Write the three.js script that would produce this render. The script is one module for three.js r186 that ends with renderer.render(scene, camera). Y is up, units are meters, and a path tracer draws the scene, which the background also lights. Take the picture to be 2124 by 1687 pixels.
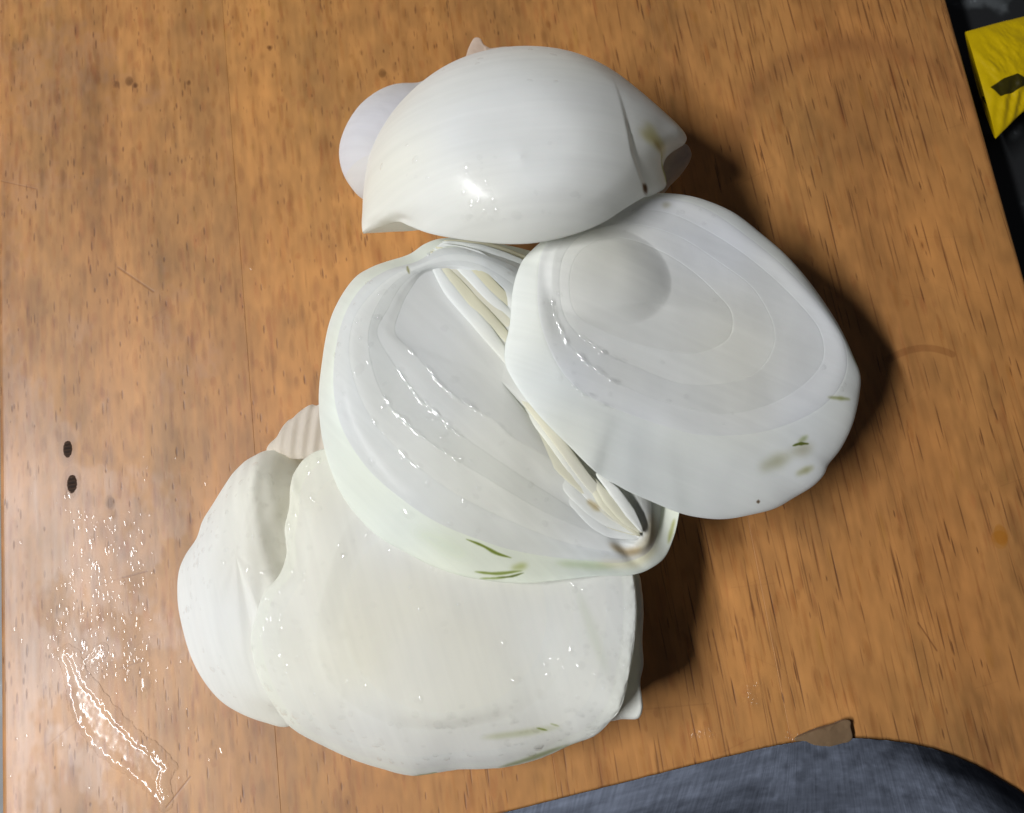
import * as THREE from 'three';
import { mergeGeometries } from 'three/addons/utils/BufferGeometryUtils.js';
import { RoundedBoxGeometry } from 'three/addons/geometries/RoundedBoxGeometry.js';
import { RectAreaLightUniformsLib } from 'three/addons/lights/RectAreaLightUniformsLib.js';

// ------------------------------------------------------------------ camera, light, exposure
const PW = 2124, PH = 1687, F = 1650, CM = 0.01;
const scene = new THREE.Scene();
const camera = new THREE.PerspectiveCamera((2 * Math.atan(PH / 2 / F) * 180) / Math.PI, PW / PH, 0.01, 20);
{
  // the grain of the board runs to a vanishing point far above the picture: that gives the tilt
  const d = new THREE.Vector3(-1122, 8043, -F).normalize();
  const n = new THREE.Vector3(0, 0, 1).addScaledVector(d, -d.z).normalize();
  const r = new THREE.Vector3().crossVectors(d, n);
  const m = new THREE.Matrix4().makeBasis(r, n, d.clone().negate()).transpose();   // world from camera
  const dist = 0.198, back = new THREE.Vector3(0, 0, 1).applyMatrix4(m);
  m.setPosition(back.multiplyScalar(dist));
  m.decompose(camera.position, camera.quaternion, camera.scale);
  camera.updateMatrixWorld(true);
}
camera.focus = 0.172; camera.userData.fStop = 24;
const renderer = new THREE.WebGLRenderer({ antialias: true });
renderer.setSize(1024, 813);
renderer.toneMapping = THREE.LinearToneMapping;
renderer.toneMappingExposure = 1;
renderer.shadowMap.enabled = true;
scene.background = new THREE.Color(0.032, 0.033, 0.038);
const LAMP = new THREE.Vector3(-0.67, 0.86, 0.075), AIM = new THREE.Vector3(0, 0, 0.0);
RectAreaLightUniformsLib.init();
const lampLight = new THREE.RectAreaLight(new THREE.Color(0.985, 0.985, 1.0), 202, 0.6, 0.04);
lampLight.position.copy(LAMP); lampLight.lookAt(AIM); lampLight.name = 'tube_light';
scene.add(lampLight);

// ------------------------------------------------------------------ helpers
let seed = 12345;
const rnd = () => { seed = (seed + 0x6d2b79f5) | 0; let t = Math.imul(seed ^ (seed >>> 15), 1 | seed); t = (t + Math.imul(t ^ (t >>> 7), 61 | t)) ^ t; return ((t ^ (t >>> 14)) >>> 0) / 4294967296; };
const rr = (a, b) => a + (b - a) * rnd();
const clamp = (x, a = 0, b = 1) => Math.min(b, Math.max(a, x));
const sm = (a, b, x) => { const t = clamp((x - a) / (b - a)); return t * t * (3 - 2 * t); };
const lerp = (a, b, t) => a + (b - a) * t;
function hash(x, y, s) { let h = Math.imul(x, 374761393) ^ Math.imul(y, 668265263) ^ Math.imul(s, 2147483647 ^ 0x51ed27); h = Math.imul(h ^ (h >>> 13), 1274126177); h ^= h >>> 16; return (h >>> 0) / 4294967296; }
function vn(x, y, s = 1) {
  const ix = Math.floor(x), iy = Math.floor(y), fx = x - ix, fy = y - iy, u = fx * fx * (3 - 2 * fx), v = fy * fy * (3 - 2 * fy);
  return lerp(lerp(hash(ix, iy, s), hash(ix + 1, iy, s), u), lerp(hash(ix, iy + 1, s), hash(ix + 1, iy + 1, s), u), v) * 2 - 1;
}
const fbm = (x, y, s = 1, o = 4) => { let a = 0.5, t = 0; for (let i = 0; i < o; i++) { t += a * vn(x, y, s + i * 17); x = x * 2.03 + 5.1; y = y * 2.03 + 3.7; a *= 0.5; } return t; };
// a place of the photograph at a height above the board (cm) -> point in the world
function at(px, py, h = 0) {
  const v = new THREE.Vector3((px - PW / 2) / F, -(py - PH / 2) / F, -1).applyQuaternion(camera.quaternion);
  return camera.position.clone().addScaledVector(v, (h * CM - camera.position.y) / v.y);
}
const used = {};
const numbered = (n) => { const k = (used[n] = (used[n] ?? -1) + 1); return k ? n + '_' + String(k).padStart(3, '0') : n; };
function tag(o, label, category, group, kind) { if (label) o.userData.label = label; if (category) o.userData.category = category; if (group) o.userData.group = group; if (kind) o.userData.kind = kind; return o; }
function thing(name, label, category, pos = new THREE.Vector3(), group) { const g = new THREE.Group(); g.name = numbered(name); g.position.copy(pos); scene.add(g); return tag(g, label, category, group); }
function part(parent, name, geo, mat, moved = true) {      // geometry in world coordinates, parent at its base
  if (moved && parent !== scene) { const p = new THREE.Vector3(); let q = parent; while (q && q !== scene) { p.add(q.position); q = q.parent; } geo.translate(-p.x, -p.y, -p.z); }
  const m = new THREE.Mesh(geo, mat); m.name = parent === scene ? numbered(name) : name; m.castShadow = m.receiveShadow = true; parent.add(m); return m;
}
function gridGeo(P, rows, cols, wrap, uvf) {                // P[row][col] : Vector3
  const pos = [], uv = [], idx = [];
  for (const row of P) for (const p of row) { pos.push(p.x, p.y, p.z); const q = uvf ? uvf(p) : [p.x, p.z]; uv.push(q[0], q[1]); }
  for (let i = 0; i < rows - 1; i++) for (let j = 0; j < (wrap ? cols : cols - 1); j++) {
    const a = i * cols + j, b = i * cols + (j + 1) % cols, c = a + cols, d = b + cols;
    idx.push(a, b, c, b, d, c);
  }
  const g = new THREE.BufferGeometry();
  g.setAttribute('position', new THREE.Float32BufferAttribute(pos, 3)); g.setAttribute('uv', new THREE.Float32BufferAttribute(uv, 2)); g.setIndex(idx);
  g.computeVertexNormals(); return g;
}
function canvasTex(c, srgb = true) { const t = new THREE.CanvasTexture(c); if (srgb) t.colorSpace = THREE.SRGBColorSpace; t.wrapS = t.wrapT = THREE.RepeatWrapping; t.magFilter = THREE.LinearFilter; return t; }
const toS = (l) => 255 * (l <= 0.0031308 ? 12.92 * l : 1.055 * Math.pow(l, 1 / 2.4) - 0.055);

// ------------------------------------------------------------------ cutting board
const BX0 = at(-3, 1500).x, BX1 = at(2024, 200).x, BZ0 = -0.22, BZ1 = 0.17, BT = 0.022;
function woodMaps() {
  const w = 1792, h = 2048, X0 = BX0, Z0 = -0.155, SX = BX1 - BX0, SZ = SX * h / w;
  const c = document.createElement('canvas'); c.width = w; c.height = h; const g = c.getContext('2d');
  const rc = document.createElement('canvas'); rc.width = w; rc.height = h; const rg = rc.getContext('2d');
  const bc = document.createElement('canvas'); bc.width = w; bc.height = h; const bg = bc.getContext('2d');
  const im = g.createImageData(w, h), ri = rg.createImageData(w, h);
  const U = (p) => [(p.x - X0) / SX * w, (p.z - Z0) / SZ * h];
  const [rx, ry] = U(at(1790, 330)), [dx, dy] = U(at(70, 560));
  for (let y = 0; y < h; y++) for (let x = 0; x < w; x++) {
    const X = x / w * SX * 100, Z = y / h * SZ * 100;       // cm
    const wav = 0.25 * fbm(X * 0.15, Z * 0.05, 3, 2);
    const band = fbm((X + wav) * 1.1, Z * 0.09, 11, 4), fine = fbm((X + wav) * 9, Z * 0.5, 23, 3), blot = fbm(X * 0.45, Z * 0.32, 31, 4), silk = fbm(X * 3.2, Z * 1.7, 57, 3);
    let r = 0.365, gr = 0.174, b = 0.050;
    let k = 1 + 0.27 * band + 0.12 * fine + 0.34 * blot + 0.20 * silk + 0.08 * vn(X * 9, Z * 3.2, 62);
    const red = 0.5 + 0.5 * vn(X * 0.7 + 4, Z * 0.12, 71) + 0.5 * blot;
    r *= k; gr *= k * (1 - 0.07 * red + 0.02); b *= k * (1 - 0.10 * red + 0.05);
    // old ring left by a pot, upper right
    const q = Math.hypot((x - rx) * 1.0, (y - ry)) / w * SX * 100, ring = Math.exp(-(((q - 3.35 - 0.12 * fbm(X, Z, 5, 3)) / 0.35) ** 2)) * sm(-0.4, 0.6, (ry - y) / w * 8 + 0.5 * fbm(X * 0.6, Z * 0.6, 91, 2));
    const st = 1 - 0.2 * ring; r *= st; gr *= st * (1 - 0.04 * ring); b *= st;
    // dried water marks with ragged outlines, left edge
    const e = fbm(X * 0.9, Z * 0.75, 45, 5), far = X + 0.0;
    const dry = sm(-0.10, 0.22, e + 0.12 * vn(X * 9, Z * 5, 19) + 0.30 - 0.145 * far);
    const chalk = dry * (0.75 + 0.25 * vn(X * 14, Z * 9, 6));
    r = lerp(r, 0.30, 0.14 * chalk); gr = lerp(gr, 0.20, 0.18 * chalk); b = lerp(b, 0.14, 0.22 * chalk);
    const i = (y * w + x) * 4;
    im.data[i] = toS(clamp(r)); im.data[i + 1] = toS(clamp(gr)); im.data[i + 2] = toS(clamp(b)); im.data[i + 3] = 255;
    const ro = clamp(0.49 - 0.06 * blot - 0.055 * dry + 0.05 * fine, 0.25, 0.9) * 255;
    ri.data[i] = ri.data[i + 1] = ri.data[i + 2] = ro; ri.data[i + 3] = 255;
  }
  g.putImageData(im, 0, 0); rg.putImageData(ri, 0, 0);
  bg.fillStyle = '#c8c8c8'; bg.fillRect(0, 0, w, h);
  const pore = (x, y, l, wd, a, tone, slant) => {
    for (const [q, fill, al] of [[g, tone, a], [bg, '0,0,0', a * 0.8]]) {
      q.fillStyle = `rgba(${fill},${al})`; q.beginPath(); q.moveTo(x - slant * l, y - l);
      q.quadraticCurveTo(x + wd, y - l * 0.1, x + slant * l, y + l); q.quadraticCurveTo(x - wd, y + l * 0.1, x - slant * l, y - l); q.fill();
    }
  };
  for (let i = 0; i < 9000; i++) {                          // soft brown flecks
    const x = rnd() * w, y = rnd() * h, X = x / w * 24; if (rnd() > 1.05 - 0.04 * X) continue;
    g.fillStyle = `rgba(${rnd() < 0.6 ? '118,56,14' : '92,48,18'},${rr(0.025, 0.075)})`; const a = rr(1.5, 7), b2 = rr(6, 34);
    for (let k = 0; k < 3; k++) { g.beginPath(); g.ellipse(x + rr(-1.5, 1.5), y + rr(-4, 4), a * (1 - k * 0.25), b2 * (1 - k * 0.25), rr(-0.06, 0.06), 0, 7); g.fill(); }
  }
  for (let i = 0; i < 17000; i++) {
    const x = rnd() * w, y = rnd() * h, X = x / w * 24, Z = y / h * 27;
    const dens = 0.55 + 0.75 * fbm(X * 0.8, Z * 0.16, 77, 3);
    if (rnd() > dens) continue;
    const long = sm(9, 17, X + 0.25 * (Z - 13) + 2.5 * vn(X * 0.5, Z * 0.2, 8));
    const l = lerp(rr(3, 12), rr(6, 52) * (0.5 + rnd()), long), wd = lerp(rr(1.2, 3.2), rr(0.9, 2.3), long), pick = rnd();
    pore(x, y, l, wd, (pick < 0.72 ? rr(0.08, 0.28) : rr(0.32, 0.78)) * lerp(0.6, 0.8, long), pick < 0.5 ? '110,56,18' : '58,28,10', rr(-0.02, 0.03) + 0.015 * long);
  }
  // knife scars: thin and straight
  const scar = (a, b2, al, wd) => { const p = U(at(...a)), q = U(at(...b2)); for (const [k, col, z] of [[g, '78,40,16', al], [bg, '0,0,0', al]]) { k.strokeStyle = `rgba(${col},${z * 0.55})`; k.lineWidth = wd; k.lineCap = 'round'; k.beginPath(); k.moveTo(...p); k.lineTo(...q); k.stroke(); } };
  scar([245, 555], [318, 605], 0.5, 3.5); scar([0, 375], [75, 392], 0.45, 2); scar([255, 1198], [305, 1185], 0.55, 2.5); scar([1905, 1292], [1944, 1350], 0.7, 2.4); scar([200, 1215], [255, 1198], 0.3, 2);
  scar([100, 1545], [180, 1480], 0.25, 2); scar([345, 1675], [395, 1612], 0.55, 2.4); scar([1300, 1475], [1470, 1460], 0.22, 2); scar([1500, 1560], [1560, 1532], 0.2, 1.6); scar([240, 1390], [300, 1370], 0.4, 2);
  for (let i = 0; i < 60; i++) { const px = rr(0, 2124), py = rr(0, 1687), a = rr(-0.7, 0.7), l = rr(20, 110); scar([px, py], [px + l * Math.cos(a), py + l * Math.sin(a)], rr(0.05, 0.18), rr(0.8, 1.8)); }
  for (const [px, py] of [[140, 932], [149, 1004]]) { const [x, y] = U(at(px, py)); for (let k = 0; k < 6; k++) { g.fillStyle = 'rgba(84,44,16,.06)'; g.beginPath(); g.ellipse(x + rr(-2, 2), y + rr(-3, 3), 11 + k * 1.6, 19 + k * 2.5, 0.06, 0, 7); g.fill(); } }
  for (const [px, py, r2, al] of [[270, 170, 8, 0.35], [280, 180, 5, 0.5], [240, 175, 5, 0.4], [560, 100, 5, 0.5], [390, 170, 4, 0.5], [2075, 1115, 14, 0.45], [230, 1045, 9, 0.3], [795, 155, 8, 0.3]]) { const [x, y] = U(at(px, py)); g.fillStyle = px > 2000 ? `rgba(150,92,20,${al})` : `rgba(80,44,14,${al})`; for (let k = 0; k < 5; k++) { g.beginPath(); g.ellipse(x + rr(-3, 3), y + rr(-4, 4), r2 * rr(0.5, 1), r2 * rr(0.7, 1.3), 0, 0, 7); g.globalAlpha = 0.5; g.fill(); } g.globalAlpha = 1; }
  // a rusty drip under the right slice
  { const a = U(at(1845, 745)), b2 = U(at(1975, 735)), m2 = U(at(1910, 705)); g.strokeStyle = 'rgba(82,34,12,.20)'; g.lineWidth = 12; g.beginPath(); g.moveTo(...a); g.quadraticCurveTo(...m2, ...b2); g.stroke(); }
  const fit = (t) => { t.repeat.set(1 / SX, -1 / SZ); t.offset.set(-X0 / SX, 1 + Z0 / SZ); return t; };
  return [fit(canvasTex(c)), fit(canvasTex(rc, false)), fit(canvasTex(bc, false))];
}
const [woodMap, woodRough, woodBump] = woodMaps();
const board = thing('cutting_board', 'worn wooden cutting board wet at its left edge, under the onion pieces', 'cutting board', new THREE.Vector3((BX0 + BX1) / 2, -BT, (BZ0 + BZ1) / 2));
{
  const seams = [BX0, at(497, 500).x, at(1040, 800).x, at(1618, 1420).x, BX1];
  const tones = [[0.98, 0.99, 1.02], [1.04, 1.03, 0.98], [1.0, 0.98, 0.95], [0.94, 0.92, 0.92]];
  for (let i = 0; i < 4; i++) {
    const x0 = seams[i], x1 = seams[i + 1], wd = x1 - x0, ln = BZ1 - BZ0, edge = 0.0022, ch = 0.00012;
    const prof = new THREE.Shape(), L = i === 0 ? edge : ch, R = i === 3 ? edge : ch;
    prof.moveTo(0, -BT); prof.lineTo(wd, -BT); prof.lineTo(wd, -R); prof.quadraticCurveTo(wd, 0, wd - R, 0); prof.lineTo(L, 0); prof.quadraticCurveTo(0, 0, 0, -L); prof.lineTo(0, -BT);
    const geo = new THREE.ExtrudeGeometry(prof, { depth: ln, bevelEnabled: false, curveSegments: 8 }); geo.translate(x0, 0, BZ0);
    const p = geo.attributes.position, uv = geo.attributes.uv; for (let k = 0; k < p.count; k++) uv.setXY(k, p.getX(k) - (p.getY(k) + 0.0 < -0.004 ? p.getY(k) : 0), p.getZ(k));
    const m = new THREE.MeshPhysicalMaterial({ map: woodMap, roughnessMap: woodRough, roughness: 1, bumpMap: woodBump, bumpScale: 0.0001, color: new THREE.Color(...tones[i]), specularIntensity: 1 });
    part(board, 'stave', geo, m);
  }
}
// two charred oval marks, slightly sunken wood plugs
for (const [px, py, a, b] of [[140, 932, 10, 19], [149, 1004, 11, 20]]) {
  const p = at(px, py), q = 1 / 8600, n = 40, rows = [];
  for (let i = 0; i <= 10; i++) rows.push(Array.from({ length: n }, (_, k) => { const t = k / n * 2 * Math.PI, f = i / 10 * (1 + 0.05 * vn(k * 0.5, 1, px)); return new THREE.Vector3(p.x + Math.cos(t) * a * q * f, 0.00012 - 0.00012 * f ** 6 + 0.00004 * Math.sin(Math.sin(t) * f * 14), p.z + Math.sin(t) * b * q * f); }));
  const bg = gridGeo(rows, 11, n, true), cl = []; for (let i = 0; i <= 10; i++) for (let k = 0; k < n; k++) { const m = 0.7 + 0.9 * sm(0.2, 0.9, Math.sin(Math.sin(k / n * 2 * Math.PI) * i * 1.5)) + 1.2 * (i / 10) ** 4; cl.push(m, m, m); } bg.setAttribute('color', new THREE.Float32BufferAttribute(cl, 3));
  part(board, 'burn_mark', bg, new THREE.MeshPhysicalMaterial({ vertexColors: true, color: new THREE.Color(0.026, 0.014, 0.008), roughness: 0.7, specularIntensity: 0.25 }));
}
// ------------------------------------------------------------------ counter under the board
{
  const n = 512, c = document.createElement('canvas'); c.width = c.height = n; const g = c.getContext('2d'), im = g.createImageData(n, n);
  for (let y = 0; y < n; y++) for (let x = 0; x < n; x++) { const q = sm(0.1, 0.45, fbm(x / 40, y / 40, 9, 4)), s = sm(0.35, 0.6, fbm(x / 5, y / 5, 15, 2)); const v = 0.012 + 0.05 * q + 0.08 * s * q; const i = (y * n + x) * 4; im.data[i] = toS(v * 0.95); im.data[i + 1] = toS(v * 1.05); im.data[i + 2] = toS(v * 1.1); im.data[i + 3] = 255; }
  g.putImageData(im, 0, 0); const t = canvasTex(c); t.repeat.set(7, 7);
  const geo = new THREE.BoxGeometry(1.4, 0.03, 1.0); { const p = geo.attributes.position, uv = geo.attributes.uv; for (let k = 0; k < p.count; k++) uv.setXY(k, p.getX(k) + 0.013, p.getZ(k)); }
  geo.translate(0, -BT - 0.015, 0);
  tag(part(scene, 'counter', geo, new THREE.MeshPhysicalMaterial({ map: t, roughness: 0.45 })), null, null, null, 'structure');
}
// ------------------------------------------------------------------ the lamp, left of the picture
{
  const lamp = thing('tube_lamp', 'long white tube lamp above the left side of the cutting board', 'lamp', LAMP.clone());
  lamp.quaternion.copy(lampLight.quaternion);               // -z of the lamp looks at the board
  const tube = new THREE.Mesh(new THREE.CapsuleGeometry(0.011, 0.57, 8, 20).rotateZ(Math.PI / 2).translate(0, 0, 0.014), new THREE.MeshStandardMaterial({ color: 0xffffff, emissive: 0xffffff, emissiveIntensity: 4, roughness: 0.4 })); tube.name = 'tube'; lamp.add(tube);
  const sh = new THREE.Shape(); [[-0.04, 0], [-0.022, 0.03], [0.022, 0.03], [0.04, 0], [0.043, 0], [0.024, 0.033], [-0.024, 0.033], [-0.043, 0]].forEach(([x, y], i) => (i ? sh.lineTo(x, y) : sh.moveTo(x, y)));
  const ho = new THREE.Mesh(new THREE.ExtrudeGeometry(sh, { depth: 0.64, bevelEnabled: false }).translate(0, 0, -0.32).rotateX(Math.PI / 2).rotateZ(Math.PI / 2).translate(0, 0, 0.004), new THREE.MeshStandardMaterial({ color: 0xe6e6e2, roughness: 0.5 })); ho.name = 'housing'; lamp.add(ho);
}
// ------------------------------------------------------------------ onion flesh
function fleshMap(base, opts = {}) {                         // one square sheet of colour per piece, seen from above, in metres
  const n = 1024, S = opts.size ?? 0.125, o = opts.at ? at(...opts.at) : new THREE.Vector3(), c = document.createElement('canvas'); c.width = c.height = n; const g = c.getContext('2d'), im = g.createImageData(n, n), s0 = opts.seed ?? 3;
  const X0 = o.x - S / 2, Z0 = o.z - S / 2;
  for (let y = 0; y < n; y++) for (let x = 0; x < n; x++) {
    const X = (X0 + x / n * S) * 100, Z = (Z0 + y / n * S) * 100, a = opts.turn ?? 0.9, u = X * Math.cos(a) + Z * Math.sin(a), v = -X * Math.sin(a) + Z * Math.cos(a);
    const cloud = fbm(X * 0.9, Z * 0.9, s0, 4), vein = fbm(v * 9, u * 0.5, s0 + 9, 3), k = 1 + 0.03 * cloud + 0.04 * vein, gn = clamp(0.5 + 1.1 * fbm(X * 0.4, Z * 0.4, s0 + 30, 2));
    const i = (y * n + x) * 4;
    im.data[i] = toS(clamp(base[0] * k * (0.975 + 0.03 * gn))); im.data[i + 1] = toS(clamp(base[1] * k)); im.data[i + 2] = toS(clamp(base[2] * k * (1.01 - 0.11 * gn))); im.data[i + 3] = 255;
  }
  g.putImageData(im, 0, 0);
  const U = (p) => [(p.x - X0) / S * n, (p.z - Z0) / S * n], px = n / S / 9500;
  // stains: tapered streaks of [places, colour, strength, width, soft margin] in the photograph's pixels
  for (const [pts, col, al, wd, soft = 0] of opts.marks ?? []) {
    const P = new THREE.CatmullRomCurve3(pts.map((q) => at(...q))).getPoints(40).map(U), steps = soft ? 3 : 2; g.filter = `blur(${Math.max(0.6, soft * px * 0.9).toFixed(2)}px)`;
    for (let r = 0; r < steps; r++) {
      const f = (r + 1) / steps, A = [], B = [];
      for (let k = 0; k <= 40; k++) {
        const p = P[Math.max(0, k - 1)], q = P[Math.min(40, k + 1)], dx = q[0] - p[0], dy = q[1] - p[1], l = Math.hypot(dx, dy) || 1, w = px * (wd * 0.5 + soft * f * 0.5) * Math.pow(Math.sin(Math.PI * clamp(k / 40)), 0.75) * (1 + 0.35 * vn(k * 0.13, r * 0.3, 7 + s0)) * (soft ? f : 0.7 + 0.3 * f);
        A.push([P[k][0] - dy / l * w, P[k][1] + dx / l * w]); B.push([P[k][0] + dy / l * w, P[k][1] - dx / l * w]);
      }
      g.fillStyle = `rgba(${col},${1 - Math.pow(1 - al, 1 / steps * 1.5)})`; g.beginPath(); [...A, ...B.reverse()].forEach((q, i) => (i ? g.lineTo(...q) : g.moveTo(...q))); g.fill();
    }
    g.filter = 'none';
  }
  const t = canvasTex(c); t.repeat.set(1 / S, -1 / S); t.offset.set(-X0 / S, 1 + Z0 / S); return t;
}
const flesh = (map, o = {}) => new THREE.MeshPhysicalMaterial({ map, color: new THREE.Color(...(o.color ?? [1, 1, 1])), roughness: 1, transmission: o.t ?? 0.38, thickness: 0, clearcoat: o.coat ?? 0.1, clearcoatRoughness: o.cr ?? 0.3, specularIntensity: 0.6, ior: 1.36, side: THREE.DoubleSide });

const NA = 480;
// turns a closed outline into radius and height round a centre
function polar(pts, c) {
  const C = new THREE.CatmullRomCurve3(pts.map((q) => at(...q)), true, 'centripetal'), n = 900, P = []; for (let i = 0; i < n; i++) P.push(C.getPoint(i / n));
  const r = new Float64Array(NA).fill(-1), h = new Float64Array(NA), A = P.map((p) => Math.atan2(p.z - c.z, p.x - c.x)), R = P.map((p) => Math.hypot(p.x - c.x, p.z - c.z));
  for (let i = 0; i < n; i++) {
    const j = (i + 1) % n; let a = A[i], d = A[j] - A[i]; if (d > Math.PI) d -= 2 * Math.PI; if (d < -Math.PI) d += 2 * Math.PI; if (!d) continue;
    const lo = Math.min(a, a + d), hi = Math.max(a, a + d);
    for (let k = Math.ceil(lo / (2 * Math.PI) * NA); k <= Math.floor(hi / (2 * Math.PI) * NA); k++) { const t = (k / NA * 2 * Math.PI - a) / d, kk = ((k % NA) + NA) % NA, q = lerp(R[i], R[j], t); if (q > r[kk]) { r[kk] = q; h[kk] = lerp(P[i].y, P[j].y, t); } }
  }
  return { r, h };
}
function smooth(o, sg) {
  const w = Math.ceil(sg * 2.5), r = new Float64Array(NA), h = new Float64Array(NA);
  for (let k = 0; k < NA; k++) { let W = 0; for (let d = -w; d <= w; d++) { const g = Math.exp(-0.5 * (d / (sg + 1e-6)) ** 2), j = (((k + d) % NA) + NA) % NA; W += g; r[k] += g * o.r[j]; h[k] += g * o.h[j]; } r[k] /= W; h[k] /= W; }
  return { r, h };
}
// a solid lofted through outlines: centre, inner rings, widest outline, underside
class Loft {
  constructor({ center, loops, base, under = [[0.9, 0.45], [0.62, 1]], bump, lobe = 1 }) {
    const c = (this.c = at(...center)); this.bump = bump;
    const sil = polar(loops[loops.length - 1], c); this.loops = loops.map((l) => {
      if (Array.isArray(l)) return polar(l, c);
      const o = { r: new Float64Array(NA), h: new Float64Array(NA) }, ss = smooth(sil, (l.blur ?? 0.22) * (1 - l.scale) * NA);
      for (let k = 0; k < NA; k++) { o.r[k] = ss.r[k] * (l.scale ?? 1); o.h[k] = ss.h[k] + (c.y - ss.h[k]) * Math.pow(Math.max(0, 1 - Math.pow(l.scale, l.p ?? 2.4)), l.q ?? 0.8); }
      return o;
    });
    this.K = this.loops.length;
    this.under = under; this.base = base ?? (() => 0.0003);
    this.curves = [];
    for (let k = 0; k < NA; k++) {
      const th = k / NA * 2 * Math.PI, cs = Math.cos(th), sn = Math.sin(th), pts = [c.clone()];
      for (const l of this.loops) pts.push(new THREE.Vector3(c.x + cs * l.r[k], l.h[k], c.z + sn * l.r[k]));
      const s = pts[pts.length - 1];
      for (const [sc, dn] of under) { const r = sil.r[k] * sc, x = c.x + cs * r, z = c.z + sn * r, b = Math.min(this.base(x, z), s.y - 0.001); pts.push(new THREE.Vector3(x, lerp(s.y, b, dn), z)); }
      pts.push(new THREE.Vector3(c.x, Math.min(this.base(c.x, c.z), c.y - 0.004), c.z));
      this.curves.push(new THREE.CatmullRomCurve3(pts, false, 'centripetal')); this.n = pts.length - 1;
    }
  }
  point(k, t, dy = 0) {                                     // t counts outlines: 0 centre, K widest
    const p = this.curves[k].getPoint(clamp(t / this.n, 0, 1)); p.y += dy;
    if (t <= this.K + 0.01) { const e = this.bump ? this.bump(p, t, k) : 0; p.y += e; }
    return p;
  }
  rows(ts, dy) { return ts.map((t) => Array.from({ length: NA }, (_, k) => this.point(k, t, typeof dy === 'function' ? dy(t, k) : dy))); }
  surface(t0, t1, per = 14, dy = 0) { const n = Math.max(2, Math.ceil((t1 - t0) * per * 1.5)), ts = Array.from({ length: n + 1 }, (_, i) => lerp(t0, t1, i / n)); return gridGeo(this.rows(ts, dy), ts.length, NA, true); }
  // one onion layer: a ring with rounded shoulders and walls going down
  layer(t0, t1, dy = 0, R = 0.0005, drop = 0.0004, deep = 0.0025) {
    const core = t0 === 0, f = [0, 0.012, 0.03], rows = []; for (let i = 1; i < 30; i++) f.push(0.03 + 0.94 * i / 30); f.push(0.97, 0.988, 1);
    const wall = (t, s) => Array.from({ length: NA }, (_, k) => { const p = this.point(k, t, dy - drop - deep); return p; });
    const line = f.map((s) => Array.from({ length: NA }, (_, k) => this.point(k, lerp(t0, t1, s), dy)));
    for (let k = 0; k < NA; k++) {
      const len = [0]; for (let i = 1; i < f.length; i++) len.push(len[i - 1] + line[i][k].distanceTo(line[i - 1][k]));
      const L = len[f.length - 1], r = Math.min(R, L * 0.4);
      for (let i = 0; i < f.length; i++) { const d = Math.min(core ? 1 : len[i], L - len[i]); if (d < r && r > 1e-6) { const q = 1 - d / r; line[i][k].y -= drop * (r / R) * (1 - Math.sqrt(1 - q * q)); } }
    }
    rows.push(...line);
    const side = (t, edge) => gridGeo([edge, wall(t)], 2, NA, true), parts = [gridGeo(rows, rows.length, NA, true), side(t1, line[f.length - 1])];
    if (!core) parts.push(side(t0, line[0]));
    return mergeGeometries(parts);
  }
}
// small lens-shaped beads of juice scattered over an upper surface
function beads(loft, count, tMax, pick, dy = 0, tall = 1) {
  const list = [], unit = capGeo();
  for (let i = 0, tries = 0; i < count && tries < count * 30; tries++) {
    const k = Math.floor(rnd() * NA), t = Math.sqrt(rnd()) * tMax, p = loft.point(k, t, dy); if (pick && !pick(p)) continue;
    const a = loft.point((k + 3) % NA, t, dy), b = loft.point(k, Math.min(t + 0.06, tMax + 0.06), dy), nn = new THREE.Vector3().crossVectors(a.sub(p), b.sub(p)).normalize(); if (!(nn.lengthSq() > 0.5)) continue; if (nn.y < 0) nn.negate(); if (nn.y < 0.6) continue;
    const s = rr(0.0003, 0.0007) * (rnd() < 0.08 ? 1.6 : 1), q = new THREE.Quaternion().setFromUnitVectors(new THREE.Vector3(0, 1, 0), nn), spin = new THREE.Quaternion().setFromAxisAngle(new THREE.Vector3(0, 1, 0), rnd() * 6.3);
    const g = unit.clone(); g.applyMatrix4(new THREE.Matrix4().compose(p.addScaledVector(nn, -0.00002), q.multiply(spin), new THREE.Vector3(s * rr(0.8, 1.7), s * rr(0.8, 1.1) * tall, s))); list.push(g); i++;
  }
  return mergeGeometries(list);
}
function ridge(loft, t, x0, x1, y0, y1, count, tall = 1, dy = 0) {      // wet glints lying along the rim of a layer, inside a window of places
  const a = at(x0, y0, 3.4), b = at(x1, y1, 3.4), list = [], unit = capGeo();
  for (let i = 0, tries = 0; i < count && tries < 4000; tries++) {
    const k = Math.floor(rnd() * NA), tt = t + rr(-0.1, 0.05), p = loft.point(k, tt, dy); if (p.x < a.x || p.x > b.x || p.z < a.z || p.z > b.z) continue;
    const q = loft.point((k + 4) % NA, tt, dy), s = rr(0.0003, 0.00062);
    list.push(unit.clone().applyMatrix4(new THREE.Matrix4().compose(p, new THREE.Quaternion().setFromAxisAngle(new THREE.Vector3(0, 1, 0), Math.atan2(-(q.z - p.z), q.x - p.x)), new THREE.Vector3(s * rr(1.2, 3), s * tall, s)))); i++;
  }
  return list;
}
function capGeo() { return new THREE.LatheGeometry([0, 0.12, 0.28, 0.46, 0.64, 0.82, 0.94, 1].map((x) => new THREE.Vector2(x, x > 0.99 ? -0.06 : 0.325 - 0.19 * x - 0.125 * x * x)), 12); }
const juice = new THREE.MeshPhysicalMaterial({ color: 0xffffff, roughness: 0.06, transmission: 1, thickness: 0, ior: 1.4, side: THREE.DoubleSide });
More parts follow.
